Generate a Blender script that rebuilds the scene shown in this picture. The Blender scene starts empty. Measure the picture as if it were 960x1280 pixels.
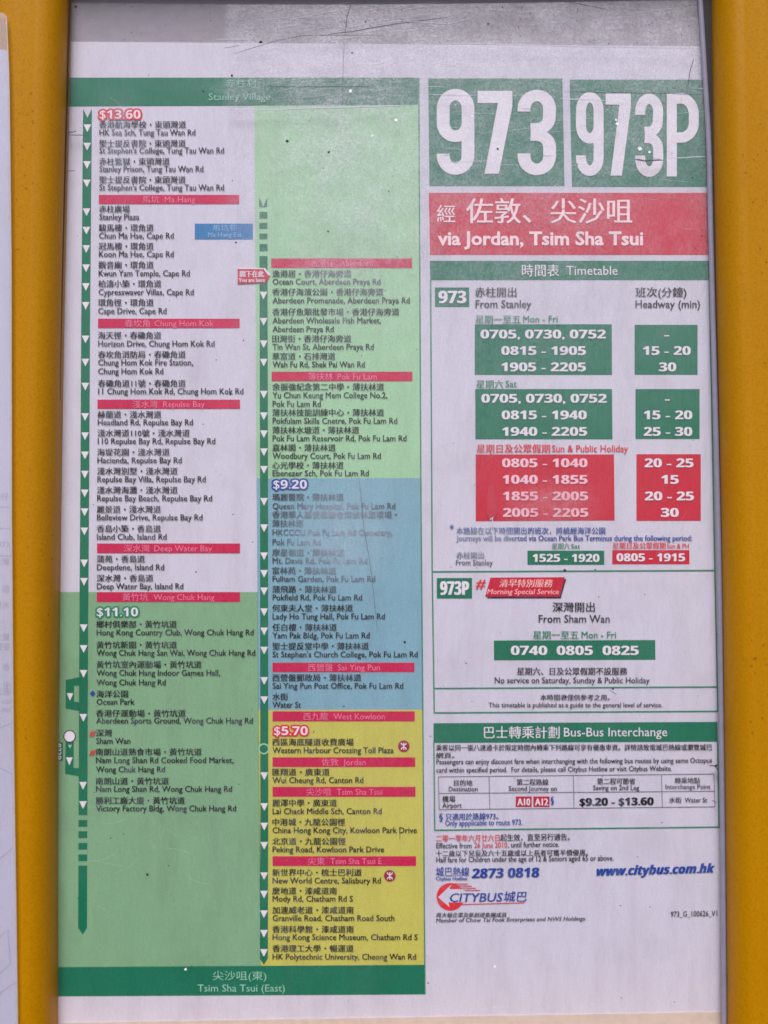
import bpy, bmesh, math, random
import numpy as np
random.seed(7)
rng = np.random.default_rng(7)
SC = bpy.context.scene
COL = SC.collection
R = math.radians

# ------------------------------------------------------------------ camera
F = 1500.0                    # focal length in photo pixels (960 x 1280)
PITCH = R(2.9)
CAM = np.array([0.0, -0.75, 1.45])
cd = bpy.data.cameras.new("camera")
cam = bpy.data.objects.new("camera", cd); COL.objects.link(cam)
cam.location = CAM; cam.rotation_euler = (R(90) + PITCH, 0, 0)
cd.sensor_fit = 'VERTICAL'; cd.sensor_height = 24.0; cd.lens = 24.0 * F / 1280.0
cd.clip_start = 0.01; cd.clip_end = 2000
SC.camera = cam
cd.dof.use_dof = True; cd.dof.focus_distance = 0.79; cd.dof.aperture_fstop = 3.2    # the phone focused a touch long
# ------------------------------------------------------------------ light
SUN_EL, SUN_AZ = R(48), R(-10)      # behind the photographer, up on the left
w = bpy.data.worlds.new("World"); SC.world = w; w.use_nodes = True
nt = w.node_tree
sky = nt.nodes.new("ShaderNodeTexSky"); sky.sky_type = 'NISHITA'; sky.sun_disc = False
sky.sun_elevation = SUN_EL; sky.sun_rotation = math.pi + SUN_AZ
sky.air_density = 1.0; sky.dust_density = 3.0; sky.ozone_density = 2.0
bg = nt.nodes["Background"]; bg.inputs[1].default_value = 0.055
nt.links.new(sky.outputs[0], bg.inputs[0])
sd = bpy.data.lights.new("sun", 'SUN'); sd.energy = 1.5; sd.angle = R(26); sd.color = (1.0, 0.965, 0.955)
so = bpy.data.objects.new("sun", sd); COL.objects.link(so)
so.rotation_euler = (R(90) - SUN_EL, 0, SUN_AZ)
vs = SC.view_settings
vs.view_transform = 'Standard'; vs.look = 'None'; vs.gamma = 1; vs.use_curve_mapping = False
vs.exposure = 1.0

# ------------------------------------------------------------------ helpers
FW = np.array([0, math.cos(PITCH), math.sin(PITCH)])
UP = np.array([0, -math.sin(PITCH), math.cos(PITCH)])
RT = np.array([1.0, 0, 0])
def P(px, py, y=0.0):
    """photo pixel -> point of the vertical plane at depth y"""
    d = FW + RT * ((px - 480) / F) + UP * ((640 - py) / F)
    t = (y - CAM[1]) / d[1]
    return CAM + d * t

def lin(c):
    return tuple(((v / 255) / 12.92 if v / 255 <= 0.04045 else (((v / 255) + 0.055) / 1.055) ** 2.4) for v in c)

def empty(name, loc, label, cat, group=None):
    o = bpy.data.objects.new(name, None); COL.objects.link(o)
    o.location = loc; o.empty_display_size = 0.02
    o["label"] = label; o["category"] = cat
    if group: o["group"] = group
    o["_org"] = [float(v) for v in loc]
    return o

def org(o):
    while o is not None:
        if "_org" in o: return np.array(o["_org"])
        o = o.parent
    return np.zeros(3)

def link(name, verts, faces, mat, parent=None, smooth=False, label=None, kind=None):
    off = org(parent)
    me = bpy.data.meshes.new(name)
    me.from_pydata([tuple(float(a) for a in (np.asarray(v) - off)) for v in verts], [], faces)
    if mat: me.materials.append(mat)
    if smooth:
        for p in me.polygons: p.use_smooth = True
    me.update()
    o = bpy.data.objects.new(name, me); COL.objects.link(o)
    if parent: o.parent = parent
    if label: o["label"] = label
    if kind: o["kind"] = kind
    return o

# ------------------------------------------------------------------ materials
def nodes(name):
    m = bpy.data.materials.new(name); m.use_nodes = True
    return m, m.node_tree, m.node_tree.nodes["Principled BSDF"]

def N(t, kind, **kw):
    n = t.nodes.new(kind)
    for k, v in kw.items():
        if k.startswith("i_"):
            n.inputs[int(k[2:])].default_value = v
        else: setattr(n, k, v)
    return n

def noise(t, geo, scale, detail=4, rough=0.6, vec_scale=None):
    n = N(t, "ShaderNodeTexNoise"); n.inputs["Scale"].default_value = scale
    n.inputs["Detail"].default_value = detail; n.inputs["Roughness"].default_value = rough
    if vec_scale:
        mp = N(t, "ShaderNodeVectorMath", operation='MULTIPLY'); mp.inputs[1].default_value = vec_scale
        t.links.new(geo.outputs["Position"], mp.inputs[0]); t.links.new(mp.outputs[0], n.inputs["Vector"])
    else: t.links.new(geo.outputs["Position"], n.inputs["Vector"])
    return n

def ramp(t, src, a, b, va=0.0, vb=1.0, smooth=True):
    r = N(t, "ShaderNodeMapRange"); r.interpolation_type = 'SMOOTHSTEP' if smooth else 'LINEAR'
    r.inputs["From Min"].default_value = a; r.inputs["From Max"].default_value = b
    r.inputs["To Min"].default_value = va; r.inputs["To Max"].default_value = vb
    t.links.new(src, r.inputs["Value"]); return r.outputs["Result"]

def mix(t, fac, a, b, blend='MIX'):
    m = N(t, "ShaderNodeMix", data_type='RGBA', blend_type=blend)
    for idx, v in ((0, fac), (6, a), (7, b)):
        if isinstance(v, (int, float)): m.inputs[idx].default_value = v
        elif isinstance(v, tuple): m.inputs[idx].default_value = (*v[:3], 1)
        else: t.links.new(v, m.inputs[idx])
    return m.outputs[2]

def math_(t, op, a, b=None):
    m = N(t, "ShaderNodeMath", operation=op)
    for i, v in enumerate((a, b)):
        if v is None: continue
        if isinstance(v, (int, float)): m.inputs[i].default_value = v
        else: t.links.new(v, m.inputs[i])
    return m.outputs[0]

def paper_mat(name, col, mott=0.12, stain=(150, 130, 120), stain_amt=0.42):
    """printed paper: damp streaks, fine ink grain, slight cockling"""
    m, t, b = nodes(name); geo = N(t, "ShaderNodeNewGeometry")
    c = lin(col)
    fine = noise(t, geo, 900, 3, 0.7)
    blot = noise(t, geo, 22, 5, 0.6)
    streak = noise(t, geo, 14, 5, 0.65, (4.5, 1, 0.8))
    base = mix(t, ramp(t, fine.outputs[0], 0.3, 0.7, 0, mott * 1.5), c, tuple(v * 0.55 for v in c))
    base = mix(t, ramp(t, streak.outputs[0], 0.42, 0.75, 0, stain_amt), base, tuple(v * k for v, k in zip(c, (0.74, 0.70, 0.70))))
    base = mix(t, ramp(t, blot.outputs[0], 0.5, 0.75, 0, stain_amt * 0.9), base, tuple(0.6 * v + 0.4 * s * v for v, s in zip(c, lin(stain))))
    t.links.new(base, b.inputs["Base Color"])
    b.inputs["Roughness"].default_value = 0.62; b.inputs["Specular IOR Level"].default_value = 0.25
    bump = N(t, "ShaderNodeBump"); bump.inputs["Strength"].default_value = 0.55; bump.inputs["Distance"].default_value = 0.004
    t.links.new(streak.outputs[0], bump.inputs["Height"]); t.links.new(bump.outputs[0], b.inputs["Normal"])
    return m

# water and sun have bleached the print in a few patches (x_px, y_px, rx, ry, amount)
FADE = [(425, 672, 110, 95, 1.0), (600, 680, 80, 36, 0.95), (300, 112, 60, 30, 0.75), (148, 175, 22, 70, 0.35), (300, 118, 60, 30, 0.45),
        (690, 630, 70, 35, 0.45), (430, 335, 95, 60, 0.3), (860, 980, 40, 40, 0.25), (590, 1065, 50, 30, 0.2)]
def pix(v):
    """points -> photo pixel coordinates (for wear and glare maps stored on the meshes)"""
    q = np.asarray(v, float) - CAM; dz = q @ FW
    return 480 + F * (q @ RT) / dz, 640 - F * (q @ UP) / dz
def blobs(px, py, lst, inner=0.3):
    out = []
    for (x, y, rx, ry, a) in lst:
        d = np.sqrt(((px - x) / rx) ** 2 + ((py - y) / ry) ** 2)
        u = np.clip((1 - d) / (1 - inner), 0, 1); out.append(a * u * u * (3 - 2 * u))
    return out
def set_attr(o, name, vals):
    at = o.data.attributes.new(name, 'FLOAT', 'POINT'); at.data.foreach_set("value", np.asarray(vals, dtype=np.float32))

def ink_mat(name, col, fade=0.0, under=None):
    m, t, b = nodes(name); geo = N(t, "ShaderNodeNewGeometry")
    c = lin(col)
    fine = noise(t, geo, 700, 3, 0.7); big = noise(t, geo, 60, 4, 0.65)
    base = mix(t, ramp(t, fine.outputs[0], 0.35, 0.75, 0, 0.3), c, tuple(min(1, v * 1.5 + 0.05) for v in c))
    under = lin(under or (142, 156, 176))
    f = ramp(t, big.outputs[0], 0.45, 0.75, fade, fade + 0.3)
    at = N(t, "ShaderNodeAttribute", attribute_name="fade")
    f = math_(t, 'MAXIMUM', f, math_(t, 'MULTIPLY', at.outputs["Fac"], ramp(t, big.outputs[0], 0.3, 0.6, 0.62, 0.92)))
    base = mix(t, f, base, under)
    t.links.new(base, b.inputs["Base Color"])
    b.inputs["Roughness"].default_value = 0.6; b.inputs["Specular IOR Level"].default_value = 0.2
    return m

M = {}
M["paper"] = paper_mat("white_paper", (211, 207, 223), 0.13)
M["zone_green"] = paper_mat("pale_green_print", (166, 210, 170), 0.17)
M["zone_sage"] = paper_mat("sage_green_print", (133, 176, 138), 0.17)
M["zone_blue"] = paper_mat("pale_blue_print", (132, 175, 194), 0.17)
M["zone_yellow"] = paper_mat("dull_yellow_print", (204, 197, 94), 0.17)
M["green"] = paper_mat("green_print", (22, 120, 92), 0.3)
M["line_green"] = paper_mat("route_line_green", (16, 118, 86), 0.2)
M["red"] = paper_mat("red_print", (208, 26, 62), 0.3)
M["bar"] = paper_mat("crimson_print", (212, 24, 84), 0.4)
M["bluebox"] = paper_mat("blue_box_print", (48, 124, 184), 0.2)
M["dark"] = ink_mat("black_ink", (14, 12, 26))
M["table_line"] = ink_mat("grey_line_ink", (110, 105, 120))
M["ink_green"] = ink_mat("green_ink", (38, 128, 94))
M["ink_red"] = ink_mat("red_ink", (214, 36, 50))
M["ink_blue"] = ink_mat("blue_ink", (24, 62, 150))
M["ink_maroon"] = ink_mat("maroon_ink", (150, 20, 50))
M["ink_navy"] = ink_mat("navy_ink", (34, 24, 60))
M["white"] = ink_mat("white_lettering", (226, 218, 230), 0.0, (200, 190, 205))
M["pinkish"] = ink_mat("pink_white_lettering", (236, 124, 160), 0.15, (230, 90, 130))
M["mint"] = ink_mat("pale_green_lettering", (150, 205, 182), 0.1, (80, 160, 130))

def simple(name, col, rough=0.5, metal=0.0, spec=0.5):
    m, t, b = nodes(name); geo = N(t, "ShaderNodeNewGeometry"); n = noise(t, geo, 120, 4)
    c = lin(col)
    t.links.new(mix(t, ramp(t, n.outputs[0], 0.35, 0.7, 0, 0.35), c, tuple(v * 0.7 for v in c)), b.inputs["Base Color"])
    b.inputs["Roughness"].default_value = rough; b.inputs["Metallic"].default_value = metal
    b.inputs["Specular IOR Level"].default_value = spec
    return m
def rail_mat():
    m, t, b = nodes("yellow_enamel"); geo = N(t, "ShaderNodeNewGeometry")
    c = lin((184, 127, 0))
    grain = noise(t, geo, 800, 2, 0.8); mid = noise(t, geo, 260, 4, 0.7); big = noise(t, geo, 12, 4, 0.6, (2, 1, 0.6))
    base = mix(t, ramp(t, grain.outputs[0], 0.4, 0.72, 0, 0.32), c, lin((124, 74, 2)))
    base = mix(t, ramp(t, mid.outputs[0], 0.55, 0.78, 0, 0.35), base, lin((160, 92, 4)))
    base = mix(t, ramp(t, big.outputs[0], 0.45, 0.7, 0, 0.3), base, lin((172, 112, 2)))
    spot = noise(t, geo, 420, 2, 0.5)
    base = mix(t, math_(t, 'MULTIPLY', ramp(t, spot.outputs[0], 0.67, 0.72, 0, 0.6), ramp(t, big.outputs[0], 0.48, 0.62)), base, lin((70, 36, 12)))
    t.links.new(base, b.inputs["Base Color"])
    b.inputs["Roughness"].default_value = 0.4; b.inputs["Specular IOR Level"].default_value = 0.14
    bump = N(t, "ShaderNodeBump"); bump.inputs["Strength"].default_value = 0.2; bump.inputs["Distance"].default_value = 0.0006
    t.links.new(mid.outputs[0], bump.inputs["Height"]); t.links.new(bump.outputs[0], b.inputs["Normal"])
    return m
M["rail"] = rail_mat()
M["black"] = simple("shade_black", (26, 18, 24), 0.7)  # shadow and dark gap beside the rails, built as black strips
M["board"] = simple("brown_grey_board", (150, 143, 154), 0.8)
M["trim"] = simple("lavender_plastic_trim", (142, 138, 160), 0.4)
M["speck"] = simple("dark_grime", (44, 36, 44), 0.9)
M["chip"] = simple("bright_chip", (245, 245, 250), 0.3)
M["scr_l"] = simple("pale_scratch", (196, 194, 208), 0.6)
M["scr_d"] = simple("dark_scratch", (84, 76, 92), 0.8)

def cover_mat():
    """scuffed clear acrylic: clear, with glossy faces and milky patches for scuffs and painted sky glare"""
    m = bpy.data.materials.new("scuffed_glare_acrylic"); m.use_nodes = True
    t = m.node_tree; t.nodes.remove(t.nodes["Principled BSDF"]); out = t.nodes["Material Output"]
    geo = N(t, "ShaderNodeNewGeometry")
    tr = N(t, "ShaderNodeBsdfTransparent"); tr.inputs[0].default_value = (0.985, 0.98, 0.99, 1)
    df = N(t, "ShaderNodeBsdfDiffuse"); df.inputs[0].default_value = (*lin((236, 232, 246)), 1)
    gl = N(t, "ShaderNodeBsdfGlossy"); gl.inputs["Roughness"].default_value = 0.16
    fr = N(t, "ShaderNodeFresnel"); fr.inputs["IOR"].default_value = 1.49
    big = noise(t, geo, 9, 5, 0.6); sm = noise(t, geo, 60, 5, 0.7)
    scr = noise(t, geo, 30, 6, 0.8, (1.2, 1, 22))
    at = N(t, "ShaderNodeAttribute", attribute_name="glare_scuff"); a2 = N(t, "ShaderNodeAttribute", attribute_name="combed")
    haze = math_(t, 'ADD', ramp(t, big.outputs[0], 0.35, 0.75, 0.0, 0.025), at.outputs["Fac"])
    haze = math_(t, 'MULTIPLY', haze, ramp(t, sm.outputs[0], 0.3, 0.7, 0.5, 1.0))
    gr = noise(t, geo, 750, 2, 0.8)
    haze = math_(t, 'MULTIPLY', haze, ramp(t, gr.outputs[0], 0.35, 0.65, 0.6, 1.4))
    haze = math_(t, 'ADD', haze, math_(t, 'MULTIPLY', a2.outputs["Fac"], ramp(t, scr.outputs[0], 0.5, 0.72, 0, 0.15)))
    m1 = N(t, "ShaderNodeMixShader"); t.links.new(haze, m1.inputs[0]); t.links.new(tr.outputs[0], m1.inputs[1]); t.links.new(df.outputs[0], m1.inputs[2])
    m2 = N(t, "ShaderNodeMixShader"); t.links.new(math_(t, 'MULTIPLY', fr.outputs[0], 1.1), m2.inputs[0]); t.links.new(m1.outputs[0], m2.inputs[1]); t.links.new(gl.outputs[0], m2.inputs[2])
    bump = N(t, "ShaderNodeBump"); bump.inputs["Strength"].default_value = 0.15; bump.inputs["Distance"].default_value = 0.002
    t.links.new(big.outputs[0], bump.inputs["Height"]); t.links.new(bump.outputs[0], gl.inputs["Normal"])
    clear = N(t, "ShaderNodeBsdfTransparent")      # the face where light leaves the sheet
    m3 = N(t, "ShaderNodeMixShader"); t.links.new(geo.outputs["Backfacing"], m3.inputs[0]); t.links.new(m2.outputs[0], m3.inputs[1]); t.links.new(clear.outputs[0], m3.inputs[2])
    t.links.new(m3.outputs[0], out.inputs["Surface"])
    return m
M["cover"] = cover_mat()

# ------------------------------------------------------------------ flat print helpers
LAY = 0.00008
def L(k): return -0.0001 - LAY * k
def poly(name, pts, mat, layer, parent, label=None, hole=None):
    """flat printed shape from photo-plane outline points"""
    v = [P(x, y, L(layer)) for x, y in pts]
    return link(name, v, [tuple(range(len(v)))][::1], mat, parent, label=label)

def polys(name, shapes, mat, layer, parent, label=None, kind=None):
    v, f = [], []
    for pts in shapes:
        i = len(v); v += [P(x, y, L(layer)) for x, y in pts]; f.append(tuple(range(i, i + len(pts))))
    return link(name, v, f, mat, parent, label=label, kind=kind)

def box4(x0, y0, x1, y1): return [(x0, y1), (x1, y1), (x1, y0), (x0, y0)]

def frame_lines(segs, wpx):
    out = []
    for (xa, ya, xb, yb) in segs:
        dx, dy = xb - xa, yb - ya; l = math.hypot(dx, dy); nx, ny = -dy / l * wpx / 2, dx / l * wpx / 2
        out.append([(xa + nx, ya + ny), (xb + nx, yb + ny), (xb - nx, yb - ny), (xa - nx, ya - ny)])
    return out

def bold(s, it=False):
    o = ''
    for ch in s:
        if ch.isascii() and ch.isdigit(): o += chr(0x1D7EC + int(ch))
        elif 'A' <= ch <= 'Z': o += chr((0x1D63C if it else 0x1D5D4) + ord(ch) - 65)
        elif 'a' <= ch <= 'z': o += chr((0x1D656 if it else 0x1D5EE) + ord(ch) - 97)
        else: o += ch
    return o

_cache = {}
def glyphs(s, off):
    k = (s, off)
    if k not in _cache:
        c = bpy.data.curves.new("t", 'FONT'); c.body = s; c.size = 1; c.offset = off; c.resolution_u = 2; c.fill_mode = 'FRONT'
        o = bpy.data.objects.new("t", c)
        me = bpy.data.meshes.new_from_object(o)
        n = len(me.vertices); a = np.empty(n * 3); me.vertices.foreach_get("co", a); a = a.reshape(-1, 3)[:, :2]
        f = [tuple(p.vertices) for p in me.polygons]
        # keep the faces turned to the viewer
        _cache[k] = (a, f)
        bpy.data.objects.remove(o); bpy.data.curves.remove(c); bpy.data.meshes.remove(me)
    return _cache[k]

class Text:
    """collects lines of lettering into one printed mesh"""
    def __init__(s): s.v = []; s.f = []
    def line(s, txt, x0, x1, y, h, off=0.008, smear=0.0, y1=None, layer=6, slant=0.0, em=False, rot=False):
        if not em and off > 0 and not smear: smear, off = off, 0.0
        a, f = glyphs(txt, off)
        y1 = y if y1 is None else y1
        mn, mx = a[:, 0].min(), a[:, 0].max()
        sc = h if em else h / 0.70
        if em: y = y + 0.38 * h; y1 = y1 + 0.38 * h
        copies = [0.0] if not smear else [-smear, 0.0, smear]
        for ci, sm in enumerate(copies):
            i = len(s.v)
            u = (a[:, 0] - mn) / (mx - mn)
            X = x0 + u * (x1 - x0) + (a[:, 1] * slant + sm) * sc
            Y = y + u * (y1 - y) - a[:, 1] * sc
            if rot: X, Y = rot(X, Y)
            yy = L(layer) - 0.00002 * ci
            s.v += [P(p, q, yy) for p, q in zip(X, Y)]
            s.f += [tuple(k + i for k in p) for p in f]
        return s
    def zh(s, txt, x0, x1, cy, h, smear=0.018, **kw):
        return s.line(txt, x0, x1, cy, h, off=0.0, smear=smear, em=True, **kw)
    def build(s, name, mat, parent, label=None, dx=0, dy=0):
        o = link(name, s.v, s.f, mat, parent, label=label)
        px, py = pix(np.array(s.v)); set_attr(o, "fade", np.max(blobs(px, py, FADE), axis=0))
        return o

# ------------------------------------------------------------------ display frame (yellow rails, board behind)
base = P(480, 1280)
frame = empty("display_frame", (0, 0, base[2] - 0.05), "yellow painted metal display frame with side rails holding the bus timetable", "frame")
def interp(tab, y):
    ys = [t[0] for t in tab]; xs = [t[1] for t in tab]
    if y <= ys[0]: return xs[0] + (xs[1] - xs[0]) / (ys[1] - ys[0]) * (y - ys[0])
    if y >= ys[-1]: return xs[-1] + (xs[-1] - xs[-2]) / (ys[-1] - ys[-2]) * (y - ys[-1])
    return float(np.interp(y, ys, xs))
LEFT = [(0, 85), (160, 81), (320, 77), (480, 74), (640, 71.5), (800, 69.5), (960, 68), (1120, 67.5), (1280, 67.5)]
RIGHT = [(0, 890), (160, 892.5), (320, 895), (480, 899), (640, 902.5), (800, 905), (960, 907), (1120, 909), (1280, 910)]
def smooth_x(tab, y):    # soft average of the table
    return sum(interp(tab, y + d) for d in (-80, -40, 0, 40, 80)) / 5
def rail(side, tab):
    prof = [(0, 0.004), (0, -0.0085)]
    for k in range(11):                                   # rounded shoulder rising to a soft ridge
        a = R(4 + 8.0 * k); prof.append((0.0137 * (1 - math.cos(a)) ** 0.92, -0.0090 - 0.0182 * math.sin(a)))
    prof += [(0.0143, -0.0276), (0.0152, -0.0275), (0.019, -0.0271), (0.026, -0.0269), (0.040, -0.0268), (0.0425, -0.026), (0.044, -0.024), (0.044, 0.004)]
    v, f = [], []
    ys = list(range(-240, 1561, 40))
    for py in ys:
        p0 = P(smooth_x(tab, py), py, -0.0095)
        for (u, d) in prof: v.append((p0[0] - side * u * -1 if side > 0 else p0[0] - u, d, p0[2]))
    n = len(prof)
    for i in range(len(ys) - 1):
        for j in range(n - 1):
            a = i * n + j
            f.append((a, a + 1, a + n + 1, a + n) if side < 0 else (a, a + n, a + n + 1, a + 1))
    f.append(tuple(range(n))); f.append(tuple(range(len(v) - n, len(v))))
    o = link("side_rail", v, f, M["rail"], frame, smooth=True)
    o.data.set_sharp_from_angle(angle=R(28))
    return o
rail(-1, LEFT); rail(1, RIGHT)
def slab(name, x0, x1, z0, z1, y0, y1, mat, parent, **kw):
    v = [(x, y, z) for x in (x0, x1) for y in (y0, y1) for z in (z0, z1)]
    f = [(0, 1, 3, 2), (4, 6, 7, 5), (0, 4, 5, 1), (2, 3, 7, 6), (0, 2, 6, 4), (1, 5, 7, 3)]
    return link(name, v, f, mat, parent, **kw)
zt, zb = P(480, -240)[2], P(480, 1560)[2]
slab("backing_board", -0.262, 0.268, zb, zt, 0.0012, 0.006, M["board"], frame)
pa, pb = P(40, 1279.5, -0.0006), P(930, 1264.5, -0.0006)
v = [(pa[0], -0.0006, pa[2]), (pb[0], -0.0006, pb[2]), (pb[0], -0.0006, zb), (pa[0], -0.0006, zb)]; v += [(a, 0.001, c) for a, b, c in v]
link("bottom_ledge", v, [(0, 3, 2, 1), (4, 5, 6, 7), (0, 1, 5, 4), (1, 2, 6, 5), (2, 3, 7, 6), (3, 0, 4, 7)], simple("beige_board", (206, 192, 182), 0.7), frame)
def strip(name, tabA, tabB, y, d, mat, parent, ybot=1560, ytop=-240, label=None, bulge=0.0):
    v, f = [], []
    ys = list(range(ytop, ybot + 1, 40)); cols = 5
    for py in ys:
        a = tabA(py); b = tabB(py)
        for k in range(cols):
            u = k / (cols - 1); p = P(a + (b - a) * u, py, y)
            v.append((p[0], y - bulge * math.sin(math.pi * u), p[2]))
        v.append((v[-1][0], d, v[-1][2])); v.append((v[-6][0], d, v[-6][2]))
    n = cols + 2
    for i in range(len(ys) - 1):
        for j in range(n):
            a = i * n + j; b = i * n + (j + 1) % n
            f.append((a, b, b + n, a + n))
    f.append(tuple(range(n))); f.append(tuple(range(len(v) - n, len(v))))
    return link(name, v, f, mat, parent, smooth=False, label=label)
# cross rails closing the frame out of view, added to shade the poster's top
pt, pb_ = P(480, -62, -0.0268)[2], P(480, 1316, -0.0268)[2]
for z0, z1 in ((pt, pt + 0.05), (pb_ - 0.05, pb_)):
    o = slab("added_cross_rail", -0.262, 0.268, z0, z1, -0.0262, 0.0011, M["rail"], frame)
    md = o.modifiers.new("bevel", 'BEVEL'); md.width = 0.003; md.segments = 3
# black strips standing in for edge shadow (left) and dark gap (right), and the lavender plastic channel lip on the right
strip("shade_strip", lambda y: smooth_x(LEFT, y) - 1, lambda y: smooth_x(LEFT, y) + max(0.8, 2.6 - y / 300), -0.0078, -0.0064, M["black"], frame)
gap = lambda y: max(1.5, 11 - 0.045 * max(0, y)) if y < 180 else max(1.2, 3.0 - (y - 180) / 300)
strip("shade_strip", lambda y: smooth_x(RIGHT, y) - gap(y), lambda y: smooth_x(RIGHT, y) + 1, -0.0078, -0.0064, M["black"], frame)
strip("channel_lip", lambda y: smooth_x(RIGHT, y) - gap(y) - 6.5, lambda y: smooth_x(RIGHT, y) - gap(y), -0.0072, -0.0064, M["trim"], frame, bulge=0.001)

# ------------------------------------------------------------------ printed poster
post = empty("timetable_poster", (0, 0, P(480, 1276)[2]), "printed bus route and timetable poster with green, blue and yellow fare zones", "poster")
def sheet():
    v, f = [], []
    cols = 12
    tl = [(70, 52), (895, 58)]; bl = [(50, 1279), (915, 1265)]
    for r_ in (0, 1):
        for k in range(cols + 1):
            u = k / cols
            (xa, ya), (xb, yb) = (tl if r_ == 0 else bl)
            x = xa + (xb - xa) * u; y = ya + (yb - ya) * u
            v.append(P(x, y, 0))
    n = cols + 1
    v += [(p[0], 0.0008, p[2]) for p in v]
    for k in range(cols):
        f.append((k, k + n, k + n + 1, k + 1)); f.append((2 * n + k, 2 * n + k + 1, 3 * n + k + 1, 3 * n + k))
        f.append((k, k + 1, 2 * n + k + 1, 2 * n + k)); f.append((n + k, 3 * n + k, 3 * n + k + 1, n + k + 1))
    f.append((0, 2 * n, 3 * n, n)); f.append((n - 1, 2 * n - 1, 4 * n - 1, 3 * n - 1))
    return link("paper_sheet", v, f, M["paper"], post)
sheet()

# fare zones
poly("fare_zone", [(60, 740), (322, 740), (326, 1210), (60, 1212)], M["zone_sage"], 0, post, "sage green lower left fare zone")
poly("fare_zone", [(318, 131), (523.5, 131), (526, 597.5), (320.5, 598)], M["zone_green"], 0, post, "pale green fare zone at the top of the second column")
poly("fare_zone", [(320.5, 598), (526, 597.5), (528.5, 887), (323, 887.5)], M["zone_blue"], 0, post, "pale blue fare zone in the middle of the second column")
poly("fare_zone", [(323, 887.5), (528.5, 887), (530, 1207), (325.5, 1209)], M["zone_yellow"], 0, post, "dull yellow fare zone at the foot of the second column")
bn = poly("terminus_banner", [(60, 97), (523.5, 97), (523.5, 131), (60, 133)], M["green"], 1, post, "faded green banner across the top of the route list")
Text().zh("赤柱村", 282, 321, 104, 11, smear=0.01).line("Stanley Village", 261, 338, 125, 8.5).build("lettering", M["mint"], bn)
bn = poly("terminus_banner", [(60, 1209), (530.5, 1206), (531.5, 1243), (60, 1245.5)], M["green"], 1, post, "green banner across the foot of the route list")
Text().zh("尖沙咀(東)", 266, 333, 1219.5, 12.5, smear=0.0).line("Tsim Sha Tsui (East)", 247, 356, 1239.5, 9, off=0.0).build("lettering", M["mint"], bn)
polys("border_line", frame_lines([(523.5, 97, 526, 597), (526, 597, 528.5, 887), (528.5, 887, 531.3, 1243)], 1.6), M["ink_green"], 2, post)

# route lines with arrow heads
def cx1(y): return float(np.interp(y, [130, 400, 600, 750, 950, 1167], [109.4, 107.0, 106.0, 104.8, 103.9, 103.2]))
def cx2(y): return float(np.interp(y, [240, 320, 600, 1000, 1205], [329.0, 329.3, 330.0, 330.4, 329.8]))
def route_line(cx, hw, segs, top_v, tip, tris, name_lbl):
    sh = []
    for (a, b) in segs:
        ys = [a] + [y for y in range(int(a) // 100 * 100 + 100, int(b), 100)] + [b]
        for y0, y1 in zip(ys[:-1], ys[1:]):
            sh.append([(cx(y0) - hw, y0), (cx(y0) + hw, y0), (cx(y1) + hw, y1), (cx(y1) - hw, y1)][::-1])
    y0, y1 = tip
    sh.append([(cx(y0) - hw, y0), (cx(y1), y1), (cx(y0) + hw, y0)])
    a, b = top_v
    sh.append([(cx(a) - hw, a), (cx(a) - hw, b), (cx(b), b)]); sh.append([(cx(a) + hw, a), (cx(b), b), (cx(a) + hw, b)])
    ln = polys("route_line", sh, M["line_green"], 2, post, name_lbl)
    for y in tris:
        poly("arrow_head", [(cx(y) - 4.8, y - 4.5), (cx(y), y + 5), (cx(y) + 4.8, y - 4.5)], M["white"], 4, ln)
    return ln
segs1 = [(147, 1019), (1025, 1033.5), (1039, 1047.5), (1053.5, 1062), (1068, 1076.5), (1082, 1160)]
l1 = route_line(cx1, 5.5, segs1, (136, 147), (1160, 1168),
    [160, 183, 206, 229, 265, 288, 311, 335, 358.5, 382, 424, 453, 483, 521, 545, 569, 593, 616.5, 640, 664, 704, 727, 785, 811, 842, 897, 982, 1006],
    "green dashed route line with white arrows beside the first column")
l2 = route_line(cx2, 5.0, [(258, 259), (265, 273), (278.5, 286), (292, 299), (305, 314), (320, 1198)], (247, 258), (1198, 1206),
    [369, 402, 430, 453, 493, 520, 542.5, 565, 587, 627, 660, 695, 717, 739, 765, 789, 813, 851, 875, 970, 1008.5, 1033, 1057, 1095, 1118, 1142.5, 1167, 1191],
    "green route line with white arrows beside the second column")
def ring(cx, cy, r, n=28): return [(cx + r * math.cos(2 * math.pi * k / n), cy - r * math.sin(2 * math.pi * k / n)) for k in range(n)]
# branches on the left
g = M["line_green"]
b1 = polys("branch_loop", [[(82, 850), (82, 885.5), (92.5, 877), (92.5, 857)], [(82, 850), (92.5, 857), (99.2, 857), (99.2, 846.3)], [(82, 885.5), (99.2, 888.5), (99.2, 878), (92.5, 877)]], g, 3, post)
poly("arrow_head", [(83.5, 866.5), (87.5, 876), (91.5, 866.5)], M["white"], 5, b1)
b2 = polys("branch_loop", [[(82, 926), (81.5, 960), (91.8, 960), (92, 926)], [(81.5, 960), (81.5, 967), (99, 970.2), (99, 960), (91.8, 960)]], g, 3, post)
poly("arrow_head", [(82.6, 946.8), (86.6, 956.5), (90.8, 946.8)], M["white"], 5, b2)
poly("arrow_head", [(85.2, 931), (87.4, 936), (89.8, 931)], M["zone_green"], 5, b2, "small pale green arrow head")
d = poly("stop_marker", ring(87, 920.5, 7.8), M["ink_navy"], 4, post, "white disc marking the branch start"); poly("marker_disc", ring(87, 920.5, 6.6), M["white"], 5, d)
d = poly("stop_marker", ring(329.8, 936, 7.0), M["zone_green"], 4, post, "green disc marking the tunnel stop"); poly("marker_disc", ring(329.8, 936, 5.2), g, 5, d)
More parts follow.
